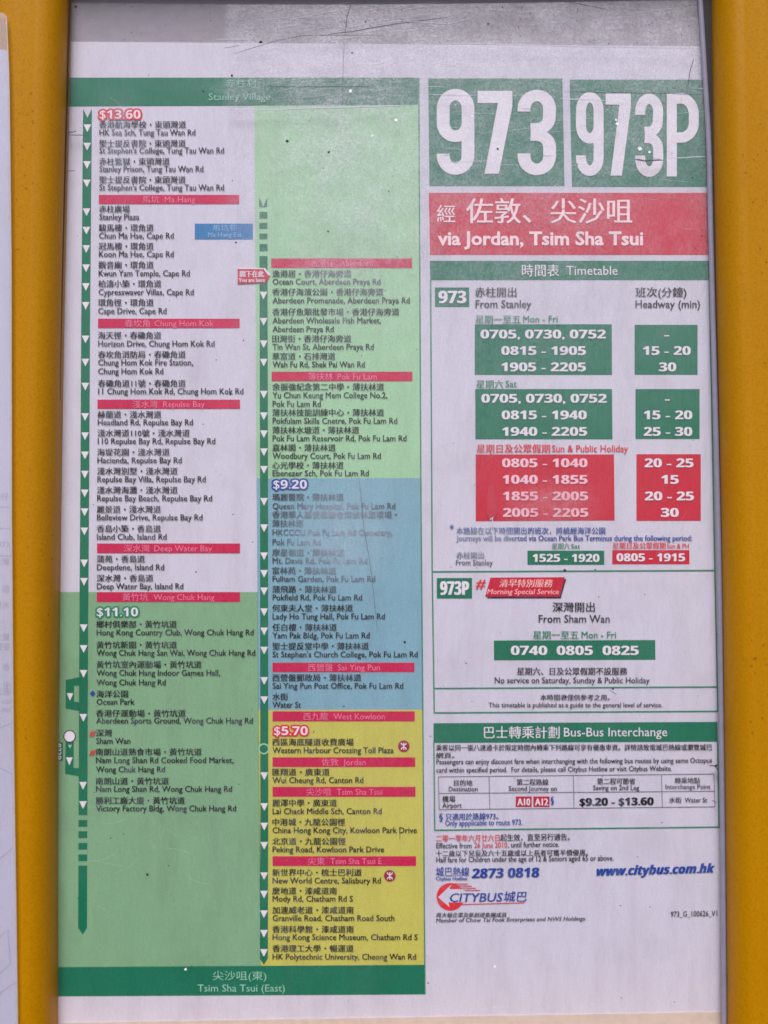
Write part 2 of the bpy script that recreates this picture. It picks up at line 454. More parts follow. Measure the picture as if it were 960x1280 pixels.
tg = poly("route_tag", box4(66, 928, 78.5, 951), M["green"], 3, post, "rotated green route tag half hidden by the left rail")
tt = Text(); tt.line("973P", -10, 10, 3.4, 6.8, off=0.02, rot=lambda X, Y: (73.2 - Y * 1.0, 939.5 + X)); tt.build("lettering", M["white"], tg)
# reference marks
poly("reference_mark", [(112, 867), (116, 863), (119.5, 867), (116, 871)], M["ink_blue"], 3, post, "small blue diamond mark")
for cy_ in (916, 940):
    Text().line("#", 111.5, 118.5, cy_ + 4.3, 8.2, off=0.02, slant=0.2).build("reference_mark", M["ink_red"], post, "small red hash mark")

# stop names -------------------------------------------------------
def stop(x0, zh, en):
    t_ = Text()
    for (s, cy, x1) in zh: t_.zh(s, x0, x1, cy - 0.5, 9.8, smear=0.019)
    for (s, by, x1) in en: t_.line(s, x0 + 0.3, x1, by, 7.5, off=0.016)
    return t_.build("stop_name", M["dark"], post)
C1 = [
 (124, [("香港航海學校・東頭灣道",156,232.5)],[("HK Sea Sch, Tung Tau Wan Rd",169,244)]),
 (124, [("聖士提反書院・東頭灣道",179.5,232)],[("St Stephen's College, Tung Tau Wan Rd",191.5,280)]),
 (124, [("赤柱監獄・東頭灣道",202,212)],[("Stanley Prison, Tung Tau Wan Rd",214.5,254)]),
 (124, [("聖士提反書院・東頭灣道",225,232)],[("St Stephen's College, Tung Tau Wan Rd",237.8,280)]),
 (124, [("赤柱廣場",261.5,162)],[("Stanley Plaza",274.5,174)]),
 (123.5, [("駿馬樓・環角道",285,192)],[("Chun Ma Hse, Cape Rd",298,217)]),
 (123.5, [("冠馬樓・環角道",308,192)],[("Koon Ma Hse, Cape Rd",321,217)]),
 (123, [("觀音廟・環角道",331.5,192)],[("Kwun Yam Temple, Cape Rd",345,237)]),
 (123, [("柏濤小築・環角道",355,201.5)],[("Cypresswaver Villas, Cape Rd",368.5,242)]),
 (122.5, [("環角徑・環角道",378.5,192)],[("Cape Drive, Cape Rd",392,208)]),
 (122.5, [("海天徑・春磡角道",419.5,201.5)],[("Horizon Drive, Chung Hom Kok Rd",433,268)]),
 (122.5, [("春坎角消防局・春磡角道",443.5,232)],[("Chung Hom Kok Fire Station,",456.5,241),("Chung Hom Kok Rd",467.5,204)]),
 (122.5, [("春磡角道11號・春磡角道",479.5,232)],[("11 Chung Hom Kok Rd, Chung Hom Kok Rd",492.5,304)]),
 (122, [("赫蘭道・淺水灣道",518.5,201.5)],[("Headland Rd, Repulse Bay Rd",531.3,241)]),
 (122, [("淺水灣道110號・淺水灣道",541.7,237)],[("110 Repulse Bay Rd, Repulse Bay Rd",554.8,269)]),
 (121.5, [("海堤花園・淺水灣道",565.5,212)],[("Hacienda, Repulse Bay Rd",578.8,227)]),
 (121.5, [("淺水灣別墅・淺水灣道",589.2,222)],[("Repulse Bay Villa, Repulse Bay Rd",602.5,257)]),
 (121.2, [("淺水灣海灘・淺水灣道",613,222)],[("Repulse Bay Beach, Repulse Bay Rd",626.3,265)]),
 (121, [("麗景道・淺水灣道",637,201)],[("Belleview Drive, Repulse Bay Rd",650.2,253)]),
 (121, [("香島小築・香島道",661.2,201)],[("Island Club, Island Rd",674.5,208)]),
 (121, [("蒲苑・香島道",699,181)],[("Deepdene, Island Rd",712.5,205)]),
 (121, [("深水灣・香島道",723,191.5)],[("Deep Water Bay, Island Rd",736.3,229)]),
 (120.5, [("鄉村俱樂部・黃竹坑道",780.7,221)],[("Hong Kong Country Club, Wong Chuk Hang Rd",794,317)]),
 (120.5, [("黃竹坑新圍・黃竹坑道",806.5,221)],[("Wong Chuk Hang San Wai, Wong Chuk Hang Rd",819.5,319)]),
 (120.5, [("黃竹坑室內運動場・黃竹坑道",831,252)],[("Wong Chuk Hang Indoor Games Hall,",844.5,275),("Wong Chuk Hang Rd",856.5,207)]),
 (120.5, [("海洋公園",867.8,160)],[("Ocean Park",880.8,168)]),
 (120, [("香港仔運動場・黃竹坑道",892,232)],[("Aberdeen Sports Ground, Wong Chuk Hang Rd",904.3,316)]),
 (120, [("深灣",916.5,140)],[("Sham Wan",929.7,163)]),
 (119.8, [("南朗山道熟食市場・黃竹坑道",940.3,252)],[("Nam Long Shan Rd Cooked Food Market,",953.7,292),("Wong Chuk Hang Rd",965.2,206)]),
 (119.8, [("南朗山道・黃竹坑道",976.7,211)],[("Nam Long Shan Rd, Wong Chuk Hang Rd",989.7,290)]),
 (119.8, [("勝利工廠大廈・黃竹坑道",1001,231)],[("Victory Factory Bldg, Wong Chuk Hang Rd",1014,295)]),
]
for a in C1: stop(*a)
C2 = [
 ([("逸港居・香港仔海旁道",342.5,439)],[("Ocean Court, Aberdeen Praya Rd",355.5,475.5)]),
 ([("香港仔海濱公園・香港仔海旁道",365.3,479)],[("Aberdeen Promenade, Aberdeen Praya Rd",379,512)]),
 ([("香港仔魚類批發市場・香港仔海旁道",390.2,499)],[("Aberdeen Wholesale Fish Market,",404,476),("Aberdeen Praya Rd",414.8,417)]),
 ([("田灣街・香港仔海旁道",423.7,439)],[("Tin Wan St, Aberdeen Praya Rd",437,467)]),
 ([("華富道・石排灣道",445.7,419)],[("Wah Fu Rd, Shek Pai Wan Rd",459,456)]),
 ([("余振強紀念第二中學・薄扶林道",484,480)],[("Yu Chun Keung Mem College No.2,",497.5,484),("Pok Fu Lam Rd",508.3,401)]),
 ([("薄扶林技能訓練中心・薄扶林道",516,480)],[("Pokfulam Skills Cnetre, Pok Fu Lam Rd",529.5,496.5)]),
 ([("薄扶林水塘道・薄扶林道",538,449)],[("Pok Fu Lam Reservoir Rd, Pok Fu Lam Rd",551.3,508)]),
 ([("嘉林閣・薄扶林道",560,419.5)],[("Woodbury Court, Pok Fu Lam Rd",573.3,476)]),
 ([("心光學校・薄扶林道",582,429.5)],[("Ebenezer Sch, Pok Fu Lam Rd",595,461)]),
 ([("瑪麗醫院・薄扶林道",621.7,429.5)],[("Queen Mary Hospital, Pok Fu Lam Rd",636,494)]),
 ([("香港華人基督教聯會薄扶林道墳場・",643.7,496),("薄扶林道",654.5,379)],[("HKCCCU Pok Fu Lam Rd Cemetery,",669,490),("Pok Fu Lam Rd",681,401)]),
 ([("摩星嶺道・薄扶林道",691,430)],[("Mt. Davis Rd, Pok Fu Lam Rd",704.3,459)]),
 ([("富林苑・薄扶林道",713.7,420)],[("Fulham Garden, Pok Fu Lam Rd",727,469)]),
 ([("蒲飛路・薄扶林道",737,420.5)],[("Pokfield Rd, Pok Fu Lam Rd",750.3,452.5)]),
 ([("何東夫人堂・薄扶林道",760.5,441)],[("Lady Ho Tung Hall, Pok Fu Lam Rd",774,481)]),
 ([("任白樓・薄扶林道",784.5,421)],[("Yam Pak Bldg, Pok Fu Lam Rd",797.8,462)]),
 ([("聖士提反堂中學・薄扶林道",808,461)],[("St Stephen's Church College, Pok Fu Lam Rd",821.5,522)]),
 ([("西營盤郵政局・薄扶林道",847.5,451.5)],[("Sai Ying Pun Post Office, Pok Fu Lam Rd",860.8,504)]),
 ([("水街",871.3,360)],[("Water St",884.5,376)]),
 ([("西區海底隧道收費廣場",928,442)],[("Western Harbour Crossing Toll Plaza",941.3,492)]),
 ([("匯翔道・廣東道",965.5,412)],[("Wui Cheung Rd, Canton Rd",978.7,454)]),
 ([("麗澤中學・廣東道",1004,421)],[("Lai Chack Middle Sch, Canton Rd",1017.5,477)]),
 ([("中港城・九龍公園徑",1028,431.5)],[("China Hong Kong City, Kowloon Park Drive",1041.3,521)]),
 ([("北京道・九龍公園徑",1052,432)],[("Peking Road, Kowloon Park Drive",1065.3,480)]),
 ([("新世界中心・梳士巴利道",1091,452)],[("New World Centre, Salisbury Rd",1104.3,476)]),
 ([("麼地道・漆咸道南",1114,421)],[("Mody Rd, Chatham Rd S",1127,441)]),
 ([("加連威老道・漆咸道南",1138,442)],[("Granville Road, Chatham Road South",1151.2,493)]),
 ([("香港科學館・漆咸道南",1162,442)],[("Hong Kong Science Museum, Chatham Rd S",1175,522)]),
 ([("香港理工大學・暢運道",1186,442)],[("HK Polytechnic University, Cheong Wan Rd",1199.5,520)]),
]
for z, e in C2: stop(340.5, z, e)

# district bars
def bar(x0, x1, y0, y1, zh, za, zb_, en, ea, eb):
    o = poly("district_bar", box4(x0, y0, x1, y1), M["bar"], 2, post)
    cy = (y0 + y1) / 2
    Text().zh(zh, za, zb_, cy, 10.4, smear=0.0).line(en, ea, eb, cy + 3.8, 7.6, off=0.0).build("lettering", M["pinkish"], o)
bar(123.5, 299, 243.5, 255, "馬坑", 178, 199, "Ma Hang", 206, 244)
bar(122.5, 299.5, 398.3, 410, "春坎角", 156, 187, "Chung Hom Kok", 193, 267)
bar(121.8, 300, 499.5, 511, "淺水灣", 166, 197, "Repulse Bay", 204, 256)
bar(121.3, 300, 679.3, 691.5, "深水灣", 155, 187, "Deep Water Bay", 193, 265)
bar(121, 300, 740.2, 752.6, "黃竹坑", 153, 185, "Wong Chuk Hang", 192, 268)
bar(339, 515, 323, 335, "香港仔", 388, 418, "Aberdeen", 425, 466)
bar(339.5, 515.5, 464.6, 476.6, "薄扶林", 385, 416, "Pok Fu Lam", 422, 471)
bar(340.5, 518, 828.3, 840.3, "西營盤", 385, 416, "Sai Ying Pun", 422, 475)
bar(340.7, 518.5, 889.2, 901.8, "西九龍", 379, 410, "West Kowloon", 417, 481)
bar(340.7, 519, 946.6, 958.8, "佐敦", 402, 423, "Jordan", 429, 457)
bar(340.7, 519.3, 983.5, 996, "尖沙咀", 383, 414, "Tsim Sha Tsui", 421, 478)
bar(340.7, 520, 1070.3, 1082.6, "尖東", 385, 406, "Tsim Sha Tsui E", 413, 477)

# fares: white figures with a coloured rim
def fare(x0, x1, cy, s, rim, lbl):
    h = 10.5
    t_ = Text(); by = cy + h / 2
    for ax, ay, k in ((-2.4, 0, 0), (2.4, 0, 1), (0, -2.2, 2), (0, 2.2, 3), (-1.7, -1.7, 4), (1.7, 1.7, 5), (-1.7, 1.7, 6), (1.7, -1.7, 7), (-1, 0, 8), (1, 0, 9)):
        t_.line(bold(s).replace("$", "$"), x0 + ax, x1 + ax, by + ay, h, off=0.0, smear=0.01, layer=2 + 0.3 * k)
    o = t_.build("fare_figure", rim, post, lbl)
    Text().line(bold(s), x0, x1, by, h, off=0.0, layer=6).build("lettering", M["white"], o)
fare(124.5, 175.5, 143, "$13.60", M["ink_red"], "fare figure $13.60 with red rim")
fare(121, 172.5, 765, "$11.10", M["ink_green"], "fare figure $11.10 with green rim")
fare(341.5, 383.5, 605.5, "$9.20", M["ink_blue"], "fare figure $9.20 with blue rim")
fare(342.5, 384.5, 913.5, "$5.70", M["ink_red"], "fare figure $5.70 with red rim")
# district note in the blue box
o = poly("estate_box", box4(243.5, 279.5, 316, 299), M["bluebox"], 2, post)
Text().zh("馬坑邨", 266, 296, 284.8, 8.5, smear=0).line("Ma Hang Est", 260, 302, 296.3, 6, off=0).build("lettering", ink_mat("pale_blue_lettering", (130, 180, 214)), o)
# you are here pointer
o = poly("here_pointer", [(297, 336), (297, 355), (332.5, 353), (337.5, 344), (331, 335)], M["red"], 7, post, "red pointer marking the present stop")
poly("pointer_edge", [(329.5, 336.3), (335.7, 344.5), (338.6, 344), (331.5, 335), (298, 335), (298, 336.3)], M["white"], 8, o)
Text().zh("閣下在此", 300, 330, 342.3, 8.6, smear=0.03, layer=9).line("You are here", 298.5, 331, 352.6, 5.2, off=0.02, layer=9).build("lettering", M["white"], o)
# railway badges
for cx, cy in ((504.7, 932.8), (487.3, 1094.8)):
    o = poly("railway_badge", ring(cx, cy, 7.3), M["ink_maroon"], 3, post)
    sh = frame_lines([(cx, cy - 4.6, cx, cy + 4.6)], 1.3)
    arc1 = [(cx + 3.4 * math.cos(a), cy - 5.2 + 3.9 * math.sin(a)) for a in np.linspace(0.25, math.pi - 0.25, 8)]
    arc2 = [(cx + 3.4 * math.cos(a), cy + 5.2 - 3.9 * math.sin(a)) for a in np.linspace(0.25, math.pi - 0.25, 8)]
    for arc in (arc1, arc2): sh += frame_lines([(*a, *b) for a, b in zip(arc[:-1], arc[1:])], 1.3)
    v, f = [], []
    for i, pts in enumerate(sh):
        k = len(v); v += [P(x, y, L(5) - 0.000006 * i) for x, y in pts]; f.append((k, k + 1, k + 2, k + 3))
    link("badge_symbol", v, f, M["white"], o)

# ------------------------------------------------------------------ right half
def strokes(paths):
    """thick condensed strokes -> list of (verts, faces) in pixel space"""
    out = []
    for pts, wx, wy in paths:
        pts = np.array(pts, float); n = len(pts); v = []
        for i in range(n):
            a = pts[max(0, i - 1)]; b = pts[min(n - 1, i + 1)]; d_ = (b - a) / np.hypot(*(b - a))
            nx, ny = -d_[1] * wx / 2, d_[0] * wy / 2
            v += [(pts[i][0] + nx, pts[i][1] + ny), (pts[i][0] - nx, pts[i][1] - ny)]
        out.append((v, [(2 * i, 2 * i + 1, 2 * i + 3, 2 * i + 2) for i in range(n - 1)]))
    return out
def arc(cx, cy, rx, ry, a0, a1, n=14):
    return [(cx + rx * math.cos(R(a)), cy - ry * math.sin(R(a))) for a in np.linspace(a0, a1, n)]
def big(ch, x0, y0, x1, y1, wx, wy):
    W, H = x1 - x0, y1 - y0; rx = (W - wx) / 2; cx = W / 2; ry = 0.155 * H; k = wy / 2
    if ch == '9':
        p = [([(wx / 2, H * .755), (wx / 2, H - k - ry)] + arc(cx, H - k - ry, rx, ry, 180, 360) + [(W - wx / 2, H * .5)] + arc(cx, k + ry, rx, ry, 0, 180) + [(wx / 2, H * .40)] +
              arc(cx, H * .40, rx, ry * .98, 180, 272), wx, wy)]
        p.append((arc(cx, H * .40, rx, ry * .98, 266, 345, 8), wx, wy))
        p = [(p[0][0], wx, wy), p[1]]
    elif ch == '3':
        up = [(wx / 2, H * .255), (wx / 2, k + ry)] + arc(cx, k + ry, rx, ry, 180, 0) + [(W - wx / 2 - .5, H * .30)] + arc(cx - 1, H * .33, rx + 0.5, H * .13, 0, -80, 8) + [(W * .34, H * .462)]
        lo = [(W * .34, H * .528)] + arc(cx - 1, H * .67, rx + 1, H * .14, 80, 0, 8) + [(W - wx / 2, H - k - ry)] + arc(cx, H - k - ry, rx, ry, 0, -180) + [(wx / 2, H * .745)]
        p = [(up, wx, wy), (lo, wx, wy)]
    elif ch == 'P':
        p = [([(wx / 2, 0), (wx / 2, H)], wx, wy),
             ([(wx * .8, k), (W * .45, k)] + arc(W * .45, k + ry * 1.25, W * .55 - wx / 2, ry * 1.25, 90, 0) + arc(W * .45, H * .595 - k - ry * 1.15, W * .55 - wx / 2, ry * 1.15, 0, -90) + [(wx * .8, H * .595 - k)], wx, wy)]
    elif ch == '7':
        V = [[(0, 0), (0, wy * 1.05), (W, wy * 1.05), (W, 0)], [(W - wx * 1.12, wy), (W * .20, H), (W * .20 + wx * 1.12, H), (W, wy * 1.3), (W, wy)]]
        return [([(x0 + a, y0 + b) for a, b in q], [tuple(range(len(q)))]) for q in V]
    return [([(x0 + a, y0 + b) for a, b in v], f) for v, f in strokes(p)]
def numeral_panel(outline, digits, wx, wy, lbl):
    o = poly("route_number_panel", outline, M["green"], 1, post, lbl)
    for ch, x0, y0, x1, y1 in digits:
        v, f = [], []
        for i, (vv, ff) in enumerate(big(ch, x0, y0, x1, y1, wx, wy)):
            k = len(v); v += [P(a, b, L(6) - 0.00002 * i) for a, b in vv]; f += [tuple(q + k for q in w_) for w_ in ff]
        link("numeral", v, f, M["white"], o)
numeral_panel([(535.3, 98), (536.7, 232.5), (705.7, 232.5), (703, 98)], [('9', 546, 111, 593, 218.5), ('7', 597, 113.5, 640.5, 217), ('3', 647, 112, 695, 219)], 16, 14.5, "green panel with the large number 973")
numeral_panel([(712, 99.5), (715, 233.5), (884, 233.5), (881, 99.5)], [('9', 720, 115, 754.5, 220), ('7', 757, 117, 788.5, 219.5), ('3', 794, 117, 829, 221), ('P', 833.5, 116.5, 873.5, 220.5)], 12.5, 13, "green panel with the large number 973P")
bn = poly("destination_banner", [(536, 241), (537.5, 318.5), (888.5, 318.5), (885, 241)], M["red"], 1, post)
Text().zh("經", 546, 569, 267, 24, smear=0.005).zh("佐敦、尖沙咀", 583, 790, 263.5, 34, smear=0.012).line("via Jordan, Tsim Sha Tsui", 547, 804, 306, 16.5, off=0.028, smear=0.0005).build("lettering", ink_mat("pale_pink_lettering", (250, 214, 222)), bn)
G = M["ink_green"]
bn = poly("section_banner", [(537.3, 326), (537.8, 350), (887.5, 350), (886.7, 326)], M["green"], 1, post)
Text().zh("時間表", 652.5, 699, 338, 16.5, smear=0.006).line("Timetable", 708, 772, 343.6, 11.5, off=0.0).build("lettering", M["white"], bn)
polys("border_line", frame_lines([(538.3, 350, 540.2, 714), (540.2, 714, 542.8, 890.5), (886.5, 350, 893.5, 714), (893.5, 714, 897.3, 889)], 1.7), G, 2, post)
polys("border_line", frame_lines([(540, 714.6, 893.5, 713), (541.5, 860.5, 896.5, 858.6), (542, 891, 898, 889)], 1.7), G, 3, post)
def tagbox(x0, y0, x1, y1, s):
    o = poly("route_tag", box4(x0, y0, x1, y1), M["green"], 2, post)
    t_ = Text()
    for dx in (0, 0.5): t_.line(bold(s), x0 + 4.5 + dx, x1 - 4.5 + dx, y1 - 4.5, (y1 - y0) - 9, off=0.0, smear=0.02, layer=6 + dx)
    t_.build("lettering", M["white"], o)
tagbox(543.8, 359.3, 586.5, 383.3, "973"); tagbox(546, 722.5, 590, 748, "973P")
def words(lines, mat, name="caption", off=0.012):
    t_ = Text()
    for l in lines:
        if l[0] == 'z': t_.zh(l[1], l[2], l[3], l[4], l[5], **(l[6] if len(l) > 6 else {}))
        else: t_.line(l[1], l[2], l[3], l[4], l[5], off=off, **(l[6] if len(l) > 6 else {}))
    return t_.build(name, mat, post)
D = M["dark"]
words([('z', "赤柱開出", 594, 645.5, 365, 13.2), ('e', "From Stanley", 594.5, 664, 384.5, 9.6)], D)
words([('z', "班次(分鐘)", 794.5, 858, 365, 13.2), ('e', "Headway (min)", 794.5, 875, 384.5, 9.6)], D)
words([('z', "星期一至五", 594.5, 650.5, 399, 11.2), ('e', "Mon - Fri", 654, 697, 402.7, 8.4)], G)
words([('z', "星期六", 595.5, 629, 480, 11.2), ('e', "Sat", 632, 646, 483.7, 8.4)], G)
words([('z', "星期日及公眾假期", 596, 687.5, 560.5, 11.4), ('e', "Sun & Public Holiday", 690, 785, 564.7, 8.6)], M["ink_red"])
def timebox(outline, mat, lines, h=10.6, lm=None, name="time_box"):
    o = poly(name, outline, mat, 1, post)
    t_ = Text()
    for (s, a, b, by) in lines: t_.line(bold(s).replace('-', '–') if False else bold(s), a, b, by, h, off=0.0, smear=0.028)
    t_.build("lettering", lm or M["white"], o)
gm, rm = M["green"], M["red"]
timebox([(593.5, 405.3), (593.5, 468.5), (765, 468.5), (764.7, 405.3)], gm, [("0705, 0730, 0752", 601, 757, 423), ("0815 - 1905", 627, 732, 443.6), ("1905 - 2205", 627, 732, 464)])
timebox(box4(793.3, 406, 872, 468.3), gm, [("-", 830.5, 836, 423), ("15 - 20", 804, 863, 443.6), ("30", 824, 845, 464)])
timebox([(594, 486.3), (594.3, 549), (765.6, 549), (765, 486.3)], gm, [("0705, 0730, 0752", 602, 758, 503.3), ("0815 - 1940", 627.5, 733, 524), ("1940 - 2205", 628, 733.5, 544.7)])
timebox(box4(794.3, 486.3, 874.5, 548.7), gm, [("-", 831.5, 837, 503.3), ("15 - 20", 805, 865, 524), ("25 - 30", 805, 865, 544.7)])
timebox([(594.6, 568), (594.6, 651.5), (768.3, 650.5), (767.5, 568)], rm, [("0805 - 1040", 628, 734, 584), ("1040 - 1855", 628.5, 734, 604.7), ("1855 - 2005", 629, 734.5, 625.4), ("2005 - 2205", 629, 735, 646)],
        lm=ink_mat("bleached_white_lettering", (240, 190, 205), 0.0, (226, 110, 130)))
timebox(box4(795.5, 567.7, 876, 651), rm, [("20 - 25", 806, 866.5, 584), ("15", 827, 848, 604.7), ("20 - 25", 806.5, 867, 625.4), ("30", 826.5, 848, 646)])
words([('e', "*", 562.5, 567, 665, 9), ('z', "本路線在以下時間開出的班次，將繞經海洋公園", 570.5, 756.5, 663.3, 9.4), ('e', "Journeys will be diverted via Ocean Park Bus Terminus during the following period:", 570.5, 865, 675.8, 6.8)], M["ink_blue"], "footnote", 0.022)
words([('z', "星期六", 690, 712, 682.5, 8.3), ('e', "Sat", 714, 725, 685.5, 6)], G)
words([('z', "星期日及公眾假期", 766, 832, 681.8, 8.8), ('e', "Sun & PH", 834, 861, 685.2, 6)], M["ink_red"])
words([('z', "赤柱開出", 570.5, 605, 693.8, 9), ('e', "From Stanley", 570, 616, 706.3, 6.8)], D)
timebox(box4(659.3, 688.3, 755.3, 706), gm, [("1525 - 1920", 666, 749, 702.3)], 9.6)
timebox(box4(765.3, 687.6, 861.8, 705.3), rm, [("0805 - 1915", 771, 856, 701.6)], 9.6)
words([('e', "#", 594.5, 605.5, 735, 12, {"slant": 0.2})], M["ink_red"], "reference_mark", 0.025)
o = poly("special_service_tag", [(615.5, 724.5), (609, 748), (701, 748), (707.8, 724)], M["ink_navy"], 2, post, "red slanted tag with dark drop edge")
poly("tag_face", [(613, 722), (606.5, 745.8), (699.5, 745.8), (706, 721.5)], M["red"], 3, o)
Text().zh("清早特別服務", 624, 690, 729, 10.8, smear=0.02, slant=0.2).line("Morning Special Service", 609, 698, 742.6, 6.4, off=0.012, slant=0.2).build("lettering", ink_mat("peach_lettering", (250, 180, 180), 0.0, (230, 110, 130)), o)
words([('z', "深灣開出", 691, 743.5, 758.7, 13.2), ('e', "From Sham Wan", 673.5, 762, 778, 9.6)], D)
words([('z', "星期一至五", 666.5, 723, 793.5, 11.2), ('e', "Mon - Fri", 727, 770, 797.6, 8.4)], G)
timebox([(617.3, 800.6), (617.5, 825.3), (819.3, 824.6), (819, 800)], gm, [("0740  0805  0825", 639, 798, 818.7)], 11.2)
words([('z', "星期六、日及公眾假期不設服務", 646.5, 784, 839, 10.2), ('e', "No service on Saturday, Sunday & Public Holiday", 618.5, 812, 853.8, 7.4)], D)
words([('z', "本時間表僅供參考之用。", 675.5, 762, 871.7, 8.2), ('e', "This timetable is published as a guide to the general level of service.", 611, 828, 884, 6)], D)
# interchange table
bn = poly("section_banner", [(541.8, 904), (541.8, 928.7), (897.3, 927), (896.8, 902.3)], M["green"], 1, post)
Text().zh("巴士轉乘計劃", 605, 699.5, 915.5, 16.5, smear=0.006).line("Bus-Bus Interchange", 705, 834, 920.7, 11.3, off=0.0, y1=920.2).build("lettering", M["white"], bn)
polys("border_line", frame_lines([(542.3, 928, 543.4, 1038.5), (897, 927, 898.8, 1035)], 1.7), G, 2, post)
polys("border_line", frame_lines([(542.6, 1037.7, 899.6, 1033.8)], 1.7), G, 3, post)
words([('z', "乘客以同一張八達通卡於限定時間內轉乘下列路線可享有優惠車資。詳情請致電城巴熱線或瀏覽城巴", 545, 890, 934.6, 8.4, {"y1": 934}), ('z', "網頁。", 545, 568, 944.2, 8.0),
       ('e', "Passengers can enjoy discount fare when interchanging with the following bus routes by using same Octopus", 545.5, 890, 955.3, 6.4, {"y1": 953.3}),
       ('e', "card within specified period.  For details, please call Citybus Hotline or visit Citybus Website.", 545.5, 840, 965.7, 6.4, {"y1": 963.4})], D, "paragraph", 0.015)
TL = M["table_line"]
polys("table_grid", frame_lines([(548, 971, 892.5, 967.5), (548.5, 991.8, 893, 989), (549, 1012, 893.5, 1008.5)], 0.9), TL, 2, post)
polys("table_grid", frame_lines([(548, 971, 549, 1012), (611.3, 970.5, 612.3, 1011.5), (716.7, 969.5, 717.5, 1010.5), (826.8, 968.3, 828, 1009.3), (892.5, 967.5, 893.5, 1008.5)], 0.9), TL, 3, post)
words([('z', "目的地", 567.5, 590.5, 978.5, 8.2), ('e', "Destination", 561, 597, 989, 6)], D, "table_heading")
words([('z', "第二程路線", 646, 685.5, 977.5, 8.6), ('e', "Second Journey on", 636, 696, 988.6, 6.2)], D, "table_heading")
words([('z', "第二程可節省", 746.5, 794, 976.5, 8.6), ('e', "Saving on 2nd Leg", 741.5, 799, 987.5, 6.2)], D, "table_heading")
words([('z', "轉乘地點", 843.5, 875, 975.5, 8.2), ('e', "Interchange Point", 832, 888, 986.2, 6)], D, "table_heading")
words([('z', "機場", 553, 569, 998.5, 8.6), ('e', "Airport", 553, 577, 1009.7, 6.4)], D, "table_entry")
words([('z', "水街", 836.5, 852, 1000, 8), ('e', "Water St", 856, 884, 1003, 6.2)], D, "table_entry")
for x0, x1, s in ((644.7, 664.6, "A10"), (666.8, 687, "A12")):
    o = poly("route_tag", box4(x0, 995.6, x1, 1008.6), M["ink_maroon"] if 0 else paper_mat("dark_red_print", (196, 30, 58), 0.2), 2, post, "small dark red route tag " + s)
    Text().line(s, x0 + 2.2, x1 - 2.2, 1006.7, 8.8, off=0.03).build("lettering", M["white"], o)
words([('e', "§", 688.5, 692.3, 1003.5, 8)], M["ink_blue"], "reference_mark", 0.02)
t_ = Text()
for k in (0, .5): t_.line(bold("$9.20 - $13.60"), 724.5 + k, 816.5 + k, 1007, 9.2, off=0.0, smear=0.02, layer=5 + k, y1=1006)
t_.build("table_entry", D, post)
words([('e', "§", 549, 553.5, 1024.5, 8), ('z', "只適用於路線973。", 557, 623, 1021, 9.4, {"y1": 1020}), ('e', "Only appplicable to route 973.", 556.5, 653, 1032.2, 7, {"y1": 1031})], M["ink_blue"], "footnote", 0.016)
# notes and company line
words([('z', "二零一零年六月廿六日", 545, 624.5, 1048, 9.4, {"y1": 1047.2}), ('e', "26 June 2010", 593, 634, 1059.7, 6.8, {"y1": 1059.3})], M["ink_red"], "note", 0.012)
words([('z', "起生效，直至另行通告。", 625.5, 712, 1047, 9.4, {"y1": 1046}), ('e', "Effective from", 545.5, 589.5, 1060.3, 6.8), ('e', ", until further notice.", 635, 699, 1059.2, 6.8, {"y1": 1058.5}),
       ('z', "十二歲以下兒童及六十五歲或以上長者可獲半價優惠。", 545, 735, 1066.8, 8.4, {"y1": 1065.6}), ('e', "Half fare for Children under the age of 12 & Seniors aged 65 or above.", 545.5, 767, 1078, 6.8, {"y1": 1075.6})], D, "note", 0.014)
B = M["ink_blue"]
t_ = Text(); t_.zh("城巴熱線", 545, 586.5, 1089.5, 12.5, smear=0.012).line("Citybus Hotline", 545, 584, 1100.3, 4.6, off=0.025)
for k in (0, .5): t_.line(bold("2873 0818"), 590 + k, 673 + k, 1097.6, 11.6, off=0.0, smear=0.02, slant=0.08, layer=5 + k, y1=1096.2)
t_.build("hotline_number", B, post)
t_ = Text()
for k in (0, .6): t_.line(bold("www.citybus.com.hk", True), 745.5 + k, 892.5 + k, 1094.6, 11, off=0.0, smear=0.02, layer=5 + k, y1=1090.6, slant=0.06)
t_.build("web_address", B, post)
# company mark: red disc with arrow, speed lines, blue lettering
mk = poly("company_logo", ring(563, 1121, 17.3, 40), M["ink_red"], 2, post, "red round company logo with arrow and blue lettering")
poly("logo_arrow", [(547.5, 1121.5), (562, 1134), (560.5, 1128), (582, 1128), (582, 1111.5), (562.5, 1111.5), (564, 1106)], M["paper"], 3, mk)
sp = [(x0, y, x1, y + 0.4) for x0, x1, y in ((566, 585, 1104.6), (572, 590, 1107.2), (576, 595, 1109.9), (579, 600, 1112.6))]
polys("speed_line", frame_lines(sp + [(576, 1130.6, 656, 1128.4)], 1.0), M["ink_red"], 4, mk)
t_ = Text(); t_.line("CITYBUS", 561.5, 627, 1127.5, 11, off=0.02, slant=0.2, y1=1126.7); t_.zh("城巴", 629.5, 658, 1120.5, 14, smear=0.015, slant=0.15); t_.build("lettering", B, mk)
words([('z', "周大福企業及新創建集團成員", 545, 633, 1143.8, 6.6, {"slant": 0.15, "y1": 1143.5}), ('e', "Member of Chow Tai Fook Enterprises and NWS Holdings", 545, 731, 1153, 5.2, {"slant": 0.2, "y1": 1150.6})], D, "note", 0.012)
words([('e', "973_G_100626_V1", 838.5, 896.5, 1146, 6.8, {"y1": 1144.8})], D, "note", 0.008)
# brown smear on the red time box
link("smear_mark", [P(x, y, L(8)) for x, y in ((610, 608), (609, 645), (614, 650), (619, 646), (622, 640), (618, 612), (614, 606))], [tuple(range(7))], simple("dried_red_smear", (196, 38, 66), 0.7), post)

